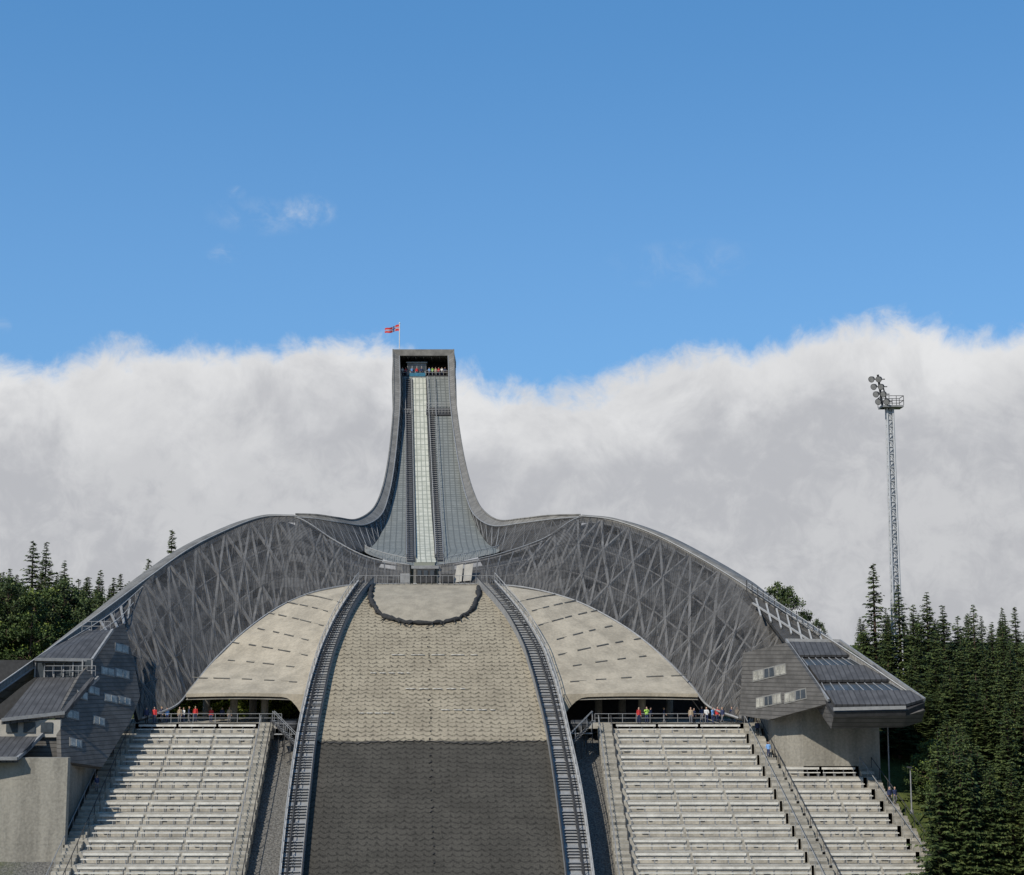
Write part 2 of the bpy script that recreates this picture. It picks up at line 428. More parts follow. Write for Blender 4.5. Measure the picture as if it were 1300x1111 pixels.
for x0,x1,hh,mm in ((542,553.5,1.0,'truss'),(551,563,1.0,'steel'),(522,527,.7,'steel'),(514.5,516,.9,'steel'),(540.5,552.5,.45,'dark'),(523.5,528.5,.45,'dark')):
    P=[DP(x0+(x1-x0)*((py-478)/238),py,hh) for py in np.arange(484,714,4)]
    mb.tube(P,.06,mm,5)
    for p in P[::2]: mb.beam(p,p-Vector((0,0,hh)),.06,.06,mm)
for py,x0,x1 in ((527,513,523),(527,541,575),(519,541,574)):
    mb.tube([DP(x0,py,1.1),DP(x1,py,1.1)],.06,'truss',5); mb.tube([DP(x0,py,.6),DP(x1,py,.6)],.04,'truss',5)
    for x in np.arange(x0,x1+.1,4): mb.beam(DP(x,py,0),DP(x,py,1.1),.05,.05,'truss')
mb.ngon([DP(541,520,.25),DP(575,520,.25),DP(575,529,.25),DP(541,529,.25)],'dark')
mb.build('inrun_stairs_and_rails',SJ)
# ---- start gallery on top of tower
mb=MB()
a=S(499,444,306); b=S(576,452,306); zt=a.z; zl=b.z; x0=a.x; x1=b.x
zf=S(540,478,306).z
mb.box((x0,305.6,zl),(x1,319,zt),'rimclad')
mb.box((x0+.05,306.2,zf-3),(S(507,460,306).x,318.9,zl-.01),'dark')
mb.box((S(569.5,460,306).x,306.2,zf-3),(x1-.05,318.9,zl-.01),'dark')
mb.box((x0+1.2,314,zf-3),(x1-1.2,318.8,zl-.01),'dark')
mb.box((x0+1.1,306.4,zf-.6),(x1-1.1,313.9,zf+.3),'dark')
mb.box((x0+.1,318.9,zf-40),(x1-.1,319.3,zt-.01),'rimclad')
bx0=S(517,460,307).x; bx1=S(541,460,307).x
mb.box((bx0,307.2,zf+.3),(bx1,311,zf+2.9),'steel')
for k in range(4):
    w=(bx1-bx0)/4; mb.box((bx0+k*w+.12,307.14,zf+1.3),(bx0+(k+1)*w-.12,307.21,zf+2.5),'glass')
mb.box((bx0-.2,306.9,zf+2.9),(bx1+.2,311.2,zf+3.1),'truss')
mb.box((S(520,475,306).x,305.9,zf+.0),(S(540,475,306).x,306.5,zf+.7),'teal')
for zz in (.9,1.3):
    mb.beam((bx1+.1,306.45,zf+zz),(x1-1.2,306.45,zf+zz),.06,.06,'truss'); mb.beam((x0+1.2,306.45,zf+zz),(bx0-.1,306.45,zf+zz),.06,.06,'truss')
for k in range(14):
    x=x0+1.3+(x1-x0-2.6)*k/13
    if not(bx0<x<bx1): mb.beam((x,306.45,zf+.3),(x,306.45,zf+1.3),.05,.05,'truss')
for k in range(7):
    x=x0+1.3+(x1-x0-2.6)*k/6; mb.beam((x,306.5,zl-.15),(x,313.5,zl-.15),.1,.2,'truss')
mb.build('start_gallery',SJ)
mb=MB()
for x,y,zb,ztp in ((-17.4,300,-2,44),(-15.5,268,-3,24)):
    mb.tube([(x-2.5,y,zb),(x-2.0,y,ztp)],1.0,'conc_base',10); mb.tube([(x+2.5,y,zb),(x+2.0,y,ztp)],1.0,'conc_base',10)
mb.build('tower_piers',SJ)
# ---- facade (trusses behind perforated mesh) : top edge, bottom edge
LT=[(520,717,222),(480,711,224),(452,701,226.5),(418,682,229.5),(377,657,232.7),(335,658,232),(290,674,227),(240,699,219),(192,732,209),(160,768,201),(148,800,194)]
LB=[(520,742,218.2),(480,742,218.2),(450,743,217.9),(425,746,217),(392,754,215),(352,772,211.5),(310,802,206.5),(272,838,201),(243,873,195),(222,897,190.5),(180,912,188)]
RT=[(557,717,222),(600,711,224),(642,701,226.5),(692,683,229.5),(735,657,232.7),(778,662,232),(832,681,227),(886,709,219),(934,739,209),(972,772,201),(998,812,194)]
RB=[(557,742,218.2),(600,742,218.2),(632,743,217.9),(665,746,217),(702,754,215),(745,769,211.5),(797,798,206.5),(840,832,201),(877,869,195),(900,897,190.5),(938,912,188)]
for side,T_,B_,sg in (('left',LT,LB,-1),('right',RT,RB,1)):
    n=100; T=[S3(p) for p in cat(T_,n)]; B=[S3(p) for p in cat(B_,n)]
    def P(s,t,back=0.,T=T,B=B):
        k=max(0,min(n-1.001,s*(n-1))); i=int(k); f=k-i
        a=T[i].lerp(T[i+1],f); b=B[i].lerp(B[i+1],f)
        bow=math.sin(math.pi*t)*min(1.2,(a-b).length*.06)
        return a.lerp(b,t)+Vector((-sg*bow*.4+sg*back*.5,-bow+back,-back*.25))
    loft('facade_mesh_'+side,[[P(i/99,j/8) for j in range(9)] for i in range(100)],'mesh',SJ)
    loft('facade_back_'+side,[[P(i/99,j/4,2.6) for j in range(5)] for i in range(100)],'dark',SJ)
    mb=MB(); NC=28
    for j in range(NC+1):
        s=j/NC
        w=.16 if j<8 else .3
        mm='steel' if j<7 else 'lattice'
        mb.beam(P(s,.0,.7),P(s,.5,.7),w,w,mm); mb.beam(P(s,.5,.7),P(s,1,.7),w,w,mm)
        if j<NC and j>6:
            s2=(j+1)/NC
            q=.4
            if j%2: seq=((s,0),(s2,.36),(s,.7),(s2,1))
            else: seq=((s2,0),(s,.36),(s2,.7),(s,1))
            for (a,ta),(b,tb) in zip(seq[:-1],seq[1:]): mb.beam(P(a,ta,.45),P(b,tb,.45),q*.8,q*.8,'lattice')
            seq=[((s2 if a==s else s),t) for a,t in seq]
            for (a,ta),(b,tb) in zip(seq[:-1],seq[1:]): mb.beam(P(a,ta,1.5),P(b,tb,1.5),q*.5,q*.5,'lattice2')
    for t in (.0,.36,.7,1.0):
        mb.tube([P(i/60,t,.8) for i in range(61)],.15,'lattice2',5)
    mb.build('facade_truss_'+side,SJ)
    mb=MB()
    for j in range(6,46):   # panel seams
        s=j/46; mb.beam(P(s,.01,-.05),P(min(1,s+.02),.5,-.05),.06,.06,'dark'); mb.beam(P(min(1,s+.02),.5,-.05),P(min(1,s+.01),.99,-.05),.06,.06,'dark')
    mb.tube([P(i/60,1.0,-.12) for i in range(61)],.14,'steel',5)
    mb.tube([P(i/60,.0,-.05) for i in range(30)],.09,'steel',5)
    mb.build('facade_seams_'+side,SJ)
# ---- outer rim arch, runs from the fold to the ground ends
LR=[(377,655,232.8),(335,656,232),(290,672,227),(240,697,219),(190,732,209),(130,776,196),(60,826,183),(0,868,175),(-60,908,168)]
RR=[(735,655,232.8),(778,660,232),(832,679,227),(886,707,219),(936,737,209),(982,768,199),(1040,803,188),(1100,842,179),(1173,892,171.5)]
for side,K,sg in (('left',LR,-1),('right',RR,1)):
    C=[S3(p) for p in cat(K,90)]
    rows=[]
    for k,p in enumerate(C):
        e=max(0,min(1,(k-45)/30)); dd=6.5*(1-e)+1.0*e; wd=3.0*(1-e)+.5*e
        rows.append([p+Vector((0,0,-.9)),p+Vector((0,-.05,0)),p+Vector((sg*.2*wd,.6,.25-.2*e)),p+Vector((sg*.73*wd,2.0,.0)),p+Vector((sg*wd,2.6,-1.0)),p+Vector((sg*wd,2.6,-dd))])
    loft('arch_rim_'+side,rows,'rimclad',SJ)
    mb=MB(); mb.tube([p+Vector((0,-.1,-.9)) for p in C],.1,'steel',5)
    mb.tube([p+Vector((0,-.1,.0)) for p in C],.09,'truss',5)
    mb.build('arch_edge_tubes_'+side,SJ)
# ---- concrete wings
WL_in=[(455,743,218),(439,765,209.5),(424,790,204),(408,825,197.5),(399,852,193),(390,882,188.2)]
WL_out=[(446,743,218),(392,754.5,214.8),(352,773,211),(310,803,206),(272,839,200.5),(236,881,188.4)]
WR_in=[(628,743,218),(648,765,209.5),(668,790,204),(689,825,197.5),(699,852,193),(709,882,188.2)]
WR_out=[(636,743,218),(702,754.5,214.8),(745,770,211),(797,799,206),(840,833,200.5),(886,881,188.4)]
for side,I_,O_,sg in (('left',WL_in,WL_out,-1),('right',WR_in,WR_out,1)):
    n=50; I=[S3(p) for p in cat(I_,n)]; O=[S3(p) for p in cat(O_,n)]
    def W(a,t,up=0.,I=I,O=O):
        k=min(n-1.001,t*(n-1)); i=int(k); f=k-i
        p=I[i].lerp(I[i+1],f); q=O[i].lerp(O[i+1],f)
        return p.lerp(q,a)+Vector((0,0,.15*math.sin(math.pi*a)+up))
    loft('concrete_wing_'+side,[[W(j/12,i/49) for j in range(13)] for i in range(50)],'concrete',SJ)
    loft('wing_soffit_'+side,[[W(j/12,i/49,-.7) for j in range(13)] for i in range(50)],'conc_base',SJ)
    mb=MB()
    top=[W(j/24,1.0)+Vector((0,-.02,.02)) for j in range(25)]
    vs=[];fs=[]
    for j,p in enumerate(top):
        a=j/24; d=.4+3.2*max(0,1-a/.2)**2
        vs+=[p,p+Vector((0,0,-d)),p+Vector((0,2.5,-d)),]
    for j in range(24): o=3*j; fs+=[(o,o+1,o+4,o+3),(o+1,o+2,o+5,o+4)]
    mb.add(vs,fs,'concrete')
    R2=random.Random(5)
    for r in range(7):
        t=.22+r*.115
        for c in range(5):
            a=.12+c*.2+ (.08 if r%2 else 0)
            if a>.92: continue
            p=W(a,t,.03); L=R2.uniform(1.1,2.2)
            wid=(W(1,t)-W(0,t)); 
            if wid.length<8: continue
            dirv=wid.normalized(); q=p+dirv*L
            dz=(W(a,t-.02)-W(a,t+.02)).normalized()
            mb.add([p,q,q+dz*.16,p+dz*.16],[(0,1,2,3)],'dark')
            mb.beam(p+dz*.2+Vector((0,0,.03)),q+dz*.2+Vector((0,0,.03)),.07,.07,'conc_base')
    mb.build('wing_fascia_and_slots_'+side,SJ)
# columns and undercroft
mb=MB()
for px,Y in ((297,193),(321,197),(336,193),(262,200)): 
    p=S(px,900,Y); mb.tube([(p.x,Y,-9),(p.x,Y,-3.6)],.45,'conc_base',12)
for px,Y in ((815,193),(790,198),(760,197),(850,199)):
    p=S(px,900,Y); mb.tube([(p.x,Y,-9),(p.x,Y,-3.6)],.45,'conc_base',12)
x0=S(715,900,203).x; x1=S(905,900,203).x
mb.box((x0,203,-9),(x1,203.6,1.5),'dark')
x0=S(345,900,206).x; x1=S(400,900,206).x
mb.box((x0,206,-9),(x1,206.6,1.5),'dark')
mb.build('undercroft_columns',SJ)
# takeoff house and pieces under the takeoff
mb=MB()
def pbox(px0,py0,px1,py1,Y,dy,m):
    a=S(px0,py1,Y); b=S(px1,py0,Y); mb.box((a.x,Y,a.z),(b.x,Y+dy,b.z),m)
pbox(526,714,552,718,220.5,4,'track')
pbox(522,718,557,722,220.2,1.4,'steel')
pbox(528,722,552,740,218.6,3,'dark')
for x in (530,538,546): pbox(x,724,x+5,731,218.5,.2,'glass')
pbox(508,728,520,740,218.2,.4,'steel'); pbox(560,729,575,741,218.0,.4,'dark')
for q in (((580,718),(588,716),(586,738),(576,740)),((590,717),(601,715),(598,737),(588,738))):
    mb.ngon([S(x,y,219.2 if y<730 else 218.4) for x,y in q],'cream',down=(0,.3,-.05))
pbox(444,741,636,743.5,217.3,.5,'conc_base')
for x in range(450,632,7): 
    p=S(x,741,217.2); mb.beam(p,p+Vector((0,0,1.1)),.05,.05,'steel')
mb.beam(S(450,741,217.2)+Vector((0,0,1.1)),S(632,741,217.2)+Vector((0,0,1.1)),.06,.06,'steel')
mb.build('takeoff_table',SJ)
mb=MB()
for side in (0,1):
    P=[S(r[1+side],r[0],r[3]) for r in DS if r[0]>700]
    for p in P: mb.beam(p,p+Vector((0,0,1.0)),.05,.05,'truss')
    mb.tube([p+Vector((0,0,1.0)) for p in P],.05,'truss',5)
mb.build('deck_guard_rail',SJ)
# flag
def flag():
    e=MB(); p=S(507,443,307); top=S(507,411,307)
    e.tube([p,(p.x,p.y,top.z)],.09,'white',8)
    e.ellip((p.x,p.y,top.z+.1),(.16,.16,.16),'white')
    L=3.0;H=1.3
    nx,nz=22,16
    for i in range(nx):
        for j in range(nz):
            u=(i+.5)/nx; w=(j+.5)/nz
            m='red'
            if .25<u<.46 or .37<w<.63: m='white'
            if .31<u<.40 or .45<w<.55: m='blue'
            def q(i,j):
                a=i/nx; return Vector((p.x-.1-a*L*.95,p.y+.3*math.sin(a*7),top.z-.15-j/nz*H*(1-.25*a)-.9*a+.15*math.sin(a*8)))
            e.add([q(i,j),q(i+1,j),q(i+1,j+1),q(i,j+1)],[(0,1,2,3)],m)
    return e.build('norwegian_flag')
flag()

# ================================================================ GRANDSTANDS
PZ=-7.5
def stand(name,x0f,x1f,nrows,rails,y0=188.,start=0):
    E=empty(name); mb=MB(); dY,dz=2.0,1.1
    vs=[];fs=[]
    for i in range(start,nrows):
        y=y0-i*dY; z=PZ-i*dz; a,b=x0f(i),x1f(i)
        o=len(vs)
        vs+=[(a,y,z),(b,y,z),(b,y,z-dz),(a,y,z-dz),(b,y-dY,z-dz),(a,y-dY,z-dz),(a,y,z-dz-4),(a,y-dY,z-dz-4),(b,y,z-dz-4),(b,y-dY,z-dz-4),(a,y,z-dz)]
        fs+=[(0+o,1+o,2+o,3+o),(3+o,2+o,4+o,5+o),(3+o,5+o,7+o,6+o),(2+o,8+o,9+o,4+o)]
    mb.add(vs,fs,'stand'); mb.build('stepped_terrace',E)
    mb=MB(); rr=random.Random(nrows+start)
    for i in range(start,nrows):
        y=y0-i*dY; z=PZ-(i+1)*dz; a,b=x0f(i)+.3,x1f(i)-.3
        seg=max(1,round((b-a)/5.2)); L=(b-a)/seg
        for k in range(seg):
            s0=a+k*L+.15; s1=a+(k+1)*L-.15; j=rr.uniform(-.03,.03)
            mb.box((s0,y-.95+j,z+.40),(s1,y-.62+j,z+.48),'bench')
            mb.box((s0,y-.16+j,z+.74),(s1,y-.10+j,z+.98),'bench')
            for q in range(4):
                x=s0+.2+(s1-s0-.4)*q/3
                mb.box((x-.04,y-.92,z),(x+.04,y-.66,z+.40),'steel'); mb.box((x-.03,y-.095,z),(x+.03,y-.05,z+.95),'steel')
            if rr.random()<.9:
                x=rr.uniform(s0+.5,s1-1.5); mb.box((x,y-.14,z+.3),(x+rr.uniform(.3,.7),y-.03,z+.45),'steel')
    mb.build('benches',E)
    mb=MB()
    for f,w in rails:
        for i in range(start,nrows):
            for k in range(4):
                y=y0-i*dY-k*.5; z=PZ-i*dz-k*dz/4; x=f(i)
                mb.box((x,y-.5,z-1.5),(x+w,y-.012,z-dz/4+.02),'stand' if k%2 else 'conc_base')
        P=[(f(i)+(w if w<0 else 0)+.1,y0-i*dY,PZ-i*dz+.95) for i in range(start,nrows)]
        mb.tube(P,.05,'steel',5)
        for p in P: mb.beam(p,(p[0],p[1],p[2]-1.1),.06,.06,'steel')
        P=[(f(i)+w-.1,y0-i*dY,PZ-i*dz+.95) for i in range(start,nrows)]
        mb.tube(P,.05,'dark',5)
        for p in P: mb.beam(p,(p[0],p[1],p[2]-1.1),.06,.06,'dark')
    mb.build('aisle_stairs',E)
    return E
xl=S(172,915,188).x; xr=S(330,915,188).x
stand('grandstand',lambda i:xl-.02*i,lambda i:xr+.10*i,18,[(lambda i:xr+.02+.10*i,1.5),(lambda i:xl-1.9-.02*i,1.86)])
a0=S(777,915,188).x; a1=S(944,915,188).x
stand('grandstand',lambda i:a0+.04*i,lambda i:a1+.28*i,18,[(lambda i:a0-1.7+.04*i,1.66),(lambda i:a1+.02+.28*i,1.8)])
b0=lambda i:a1+1.86+.28*i
bR=S(1090,965,180).x
stand('grandstand',b0,lambda i:bR+.42*(i-4),18,[(lambda i:bR+.42*(i-4)+.02,1.5)],start=4)
E=empty('promenade'); mb=MB()
mb.box((xl-6,188.0,PZ-.6),(xr+3.3,203,PZ),'stand'); mb.box((a0-3.,188.0,PZ-.6),(a1+6,202.9,PZ),'stand'); mb.build('slab',E)
mb=MB()
def railing(p,q,step=1.6,h=1.1,m='dark'):
    p=Vector(p);q=Vector(q); n=max(2,int((q-p).length/step))
    for i in range(n+1):
        c=p.lerp(q,i/n); mb.beam(c,c+Vector((0,0,h)),.06,.06,m)
    for hh in (h,h*.55): mb.tube([p+Vector((0,0,hh)),q+Vector((0,0,hh))],.035,m,5)
railing((xl+1.5,188.3,PZ),(xr+2.5,188.3,PZ),m='steel',step=2.4); railing((a0-2,188.3,PZ),(a0+11,188.3,PZ),m='steel')
railing((a0+1,192,PZ),(a1-2,192,PZ),m='dark'); railing((xl+1,193,PZ),(xr,193,PZ),m='dark')
mb.build('railings',E)

def fan(px,py,Y,sg):
    E=MB(); c=S(px,py,Y)
    E.tube([c+Vector((-sg*1.0,0,0)),c+Vector((-sg*.8,0,0)),c+Vector((sg*.9,0,0)),c+Vector((sg*1.1,0,0))],[.55,.62,.62,.5],'dark',16)
    E.tube([c+Vector((sg*1.12,0,0)),c+Vector((sg*1.2,0,0))],[.45,.15],'steel',12)
    for x in (-.6,.6): 
        E.beam(c+Vector((x,0,-.6)),c+Vector((x,0,-2.4)),.12,.12,'dark')
    E.box((c.x-1.5,c.y-.8,c.z-.95),(c.x+1.5,c.y+.8,c.z-.85),'steel')
    for x in (-1.4,0,1.4): E.beam((c.x+x,c.y-.75,c.z-.85),(c.x+x,c.y-.75,c.z+.3),.05,.05,'steel')
    E.beam((c.x-1.4,c.y-.75,c.z+.3),(c.x+1.4,c.y-.75,c.z+.3),.05,.05,'steel')
    E.build('snow_fan',None,True)
fan(366,922,185,-1); fan(735,921,185,1)
def acc(px0,py0,px1,py1,Y0,Y1,name='steel_stair'):
    E=MB(); a=S(px0,py0,Y0); b=S(px1,py1,Y1)
    n=16
    for i in range(n+1):
        c=a.lerp(b,i/n); E.box((c.x-.1,c.y-.7,c.z-.05),(c.x+.35,c.y+.7,c.z),'steel')
        if i%4==0:
            for dy in (-.7,.7): E.beam(c+Vector((0,dy,0)),c+Vector((0,dy,1.1)),.05,.05,'steel')
            E.beam(c,c+Vector((0,0,-3)),.1,.1,'dark')
    for dy in (-.7,.7):
        E.beam(a+Vector((0,dy,-.1)),b+Vector((0,dy,-.1)),.08,.25,'dark'); E.beam(a+Vector((0,dy,1.1)),b+Vector((0,dy,1.1)),.05,.05,'steel')
    E.build(name)
acc(376,945,347,915,181,186); acc(723,945,752,915,181,186)

# ================================================================ RIGHT BUILDING
E=empty('stadium_building'); mb=MB()
face=plane3((943,828,186),(1050,893,173),(975,914,181))
fp=[(943,829),(998,816),(1052,893),(976,914),(939,908)]
mb.panel(fp,face,.5,'clad')
def win(quad,pl,m='pane'):
    mb.panel(quad,pl,.1,'frame',.06)
    c=(sum(q[0] for q in quad)/4,sum(q[1] for q in quad)/4)
    inner=[(c[0]+(x-c[0])*.84,c[1]+(y-c[1])*.78) for x,y in quad]
    mb.panel(inner,pl,.05,m,.09)
    for t in (.5,):
        a=(inner[0][0]+(inner[1][0]-inner[0][0])*t,inner[0][1]+(inner[1][1]-inner[0][1])*t)
        b=(inner[3][0]+(inner[2][0]-inner[3][0])*t,inner[3][1]+(inner[2][1]-inner[3][1])*t)
        mb.beam(onp(*a,pl)+pl[1]*.11,onp(*b,pl)+pl[1]*.11,.07,.06,'frame')
def strip_win(x0,y0,x1,y1,h,n,pl,ms=('pane','glass','pane')):
    for k in range(n):
        a=k/n; b=(k+.97)/n
        win([(x0+(x1-x0)*a,y0+(y1-y0)*a),(x0+(x1-x0)*b,y0+(y1-y0)*b),(x0+(x1-x0)*b+1,y0+(y1-y0)*b+h),(x0+(x1-x0)*a,y0+(y1-y0)*a+h)],pl,ms[k%3])
strip_win(956,852,998,842,14,3,face); strip_win(960,886,992,879,14,3,face); strip_win(996,880,1024,873,14,2,face)
roofp=plane3((998,816,187),(1060,902,171),(1173,893,171))
mb.panel([(996,815),(1066,817),(1174,892),(1150,902),(1058,904)],roofp,.6,'dark')
mb.panel([(1003,819),(1066,820),(1084,836),(1015,836)],roofp,.3,'roof',.45)
mb.panel([(1026,849),(1110,849),(1130,867),(1040,868)],roofp,.3,'roof',.45)
mb.panel([(1048,881),(1155,881),(1173,892),(1150,899),(1060,899)],roofp,.3,'roof',.45)
mb.panel([(1018,838),(1086,838),(1104,848),(1026,848)],roofp,.2,'glass',.1)
mb.panel([(1043,870),(1130,870),(1146,880),(1048,880)],roofp,.2,'glass',.1)
for k in range(9):
    t=k/8
    mb.beam(onp(1018+68*t,838,roofp)+roofp[1]*.3,onp(1026+78*t,848,roofp)+roofp[1]*.3,.08,.08,'steel')
    mb.beam(onp(1043+87*t,870,roofp)+roofp[1]*.3,onp(1048+98*t,880,roofp)+roofp[1]*.3,.08,.08,'steel')
for a,b in (((998,816),(1052,893)),((1066,817),(1174,892)),((1058,904),(1150,902)),((998,816),(1066,817))):
    mb.beam(onp(*a,roofp)+roofp[1]*.35,onp(*b,roofp)+roofp[1]*.35,.2,.35,'steel')
q0=S(985,915,182); q1=S(1052,902,175); q2=S(1126,902,176)
zb=-20
def wall(P,zt,zb,m):
    n=len(P); vs=[]
    for (x,y),t in zip(P,zt): vs+=[(x,y,zb),(x,y,t)]
    mb.add(vs,[(2*i,2*((i+1)%n),2*((i+1)%n)+1,2*i+1) for i in range(n)]+[tuple(2*i+1 for i in range(n))],m)
wall([(q0.x,183),(q1.x-2,180),(q2.x,180),(q2.x,192),(q0.x-1,192)],[-6.4,-5.6,-5.2,-5.2,-6.2],zb,'conc_base')
rb=[onp(1058,902,roofp),onp(1150,900,roofp),onp(1174,893,roofp),onp(1066,818,roofp),onp(998,817,roofp)]
mb.ngon([p-Vector((0,0,.7)) for p in rb],'clad',down=(0,1.5,-1.3))
mb.build('volumes',E)
mb=MB()
tp=plane3((935,745,208),(1000,815,188),(1040,803,189))
for k in range(14):
    t=k/13; a=onp(948+92*t,757+60*t-6,tp)
    mb.beam(a,a+Vector((0,0,1.5)),.1,.1,'dark')
P=[onp(950+90*t,752+60*t,tp)+Vector((0,0,1.2)) for t in np.linspace(0,1,10)]
mb.tube(P,.06,'truss',5); mb.tube([p-Vector((0,0,.6)) for p in P],.05,'steel',5)
mb.panel([(945,748),(985,772),(1062,818),(1000,818)],tp,.5,'mesh')
for k in range(8):
    x=960+k*13; y=762+k*6.5; mb.beam(onp(x,y,tp)+tp[1]*.2,onp(x+6,min(816,y+22+k),tp)+tp[1]*.2,.2,.2,'truss')
mb.beam(onp(956,768,tp)+tp[1]*.25,onp(1030,817,tp)+tp[1]*.25,.2,.2,'truss')
mb.build('terrace_frames',E)
# ================================================================ LEFT BUILDING
E=empty('stadium_building'); mb=MB()
lf=plane3((178,880,187),(80,960,170),(143,800,187.5))
mb.panel([(143,799),(158,792),(170,840),(178,884),(166,915),(130,974),(78,966),(76,903),(101,858),(120,836)],lf,.6,'clad')
for i,(x,y,w,h) in enumerate(((146,816,17,13),(128,846,17,12),(146,848,18,13),(132,880,17,12),(150,883,16,12),(98,876,13,12),(112,870,14,12),(84,900,16,13),(118,908,15,13),(88,936,16,13))):
    win([(x,y),(x+w,y+h*.33),(x+w,y+h*1.15),(x,y+h*.85)],lf,'pane')
def slab(pts,th,m): mb.ngon([S3(p) for p in pts],m,down=(0,.0,-th))
slab([(44,836,179),(117,836,181),(143,800,190),(100,800,192)],.5,'roof')
slab([(2,914,170),(82,905,172.5),(120,860,180),(48,860,180)],.5,'roof')
slab([(-60,962,165),(22,962,166),(48,935,171),(-60,935,171)],.5,'roof')
def vwall(a,b,m,th=.4):
    A=S3(a); B=S3(b)
    mb.box((A.x,A.y,B.z),(B.x,A.y+th,A.z),m)
vwall((44,838,180.5),(116,860,180.5),'glass')
for x in range(44,118,12): vwall((x,838,180.3),(x+.9,860,180.3),'steel',.15)
vwall((-60,914,171.5),(76,936,171.5),'cream')
for x in (8,30,52): vwall((x,917,171.35),(x+14,930,171.35),'glass',.1)
vwall((-60,838,184),(44,915,184),'dark')
vwall((-60,936,171.9),(76,962,171.9),'clad')
vwall((-60,962,167),(78,1180,167),'conc_base',1)
A=S3((78,962,167)); z0=A.z
for k in range(1,5): mb.box((S(-60,962,167).x,166.992,z0-k*2.2),(A.x-.02,167.02,z0-k*2.2+.03),'conc_base')
A=S(78,964,168); B=S(130,975,184)
w=[(A.x,167.6),(B.x+.3,183.5),(B.x-8,183.6),(A.x-3,168.5)]
mb.add([(w[0][0],w[0][1],-32),(w[1][0],w[1][1],-32),(w[1][0],w[1][1],-11.2),(w[0][0],w[0][1],S(78,966,168).z)],[(0,1,2,3)],'conc_base')
for a,b in (((143,800,186.8),(117,838,180.8)),((117,838,180.8),(44,837,178.9)),((125,860,180.9),(36,951,169.2)),((82,905,172),(2,914,169.8)),((36,951,169.2),(22,963,165.8)),((22,963,165.8),(-60,963,164.8))):
    mb.beam(S3(a),S3(b),.25,.35,'steel')
def rail2(a,b,h=1.1,m='steel',step=.9):
    p=S3(a);q=S3(b); n=max(2,int((q-p).length/step))
    for i in range(n+1): c=p.lerp(q,i/n); mb.beam(c,c+Vector((0,0,h)),.05,.05,m)
    for hh in (h,h*.5): mb.tube([p+Vector((0,0,hh)),q+Vector((0,0,hh))],.04,m,5)
rail2((56,858,179.5),(121,858,180)); rail2((104,801,189.5),(140,801,189.5)); 
mb.build('volumes',E)
mb=MB()
Pa=[S3(p) for p in cat([(190,735,208.5),(130,779,195.7),(60,829,182.7),(0,871,174.7),(-60,911,167.7)],20)]
Pb=[S3(p) for p in cat([(170,770,203),(143,801,192),(50,848,184),(0,885,177),(-60,930,172)],20)]
vs=[];fs=[]
for a,b in zip(Pa,Pb): vs+=[a-Vector((0,0,.8)),b-Vector((0,0,.8))]
for i in range(19): fs.append((2*i,2*i+1,2*i+3,2*i+2))
mb.add(vs,fs,'roof')
for i in range(0,19):
    c=Pa[i].lerp(Pb[i],.45); mb.beam(c-Vector((0,0,.8)),c+Vector((0,0,.6)),.07,.07,'steel')
    if i<9: mb.beam(Pa[i].lerp(Pb[i],.1)-Vector((0,0,.5)),Pa[i].lerp(Pb[i],.95)-Vector((0,0,.5)),.3,.15,'steel')
mb.tube([a.lerp(b,.45)+Vector((0,0,.6)) for a,b in zip(Pa,Pb)],.05,'truss',5)
mb.tube([a.lerp(b,.75)+Vector((0,0,.2)) for a,b in zip(Pa,Pb)][:10],.05,'truss',5)
mb.build('roof_terrace',E)

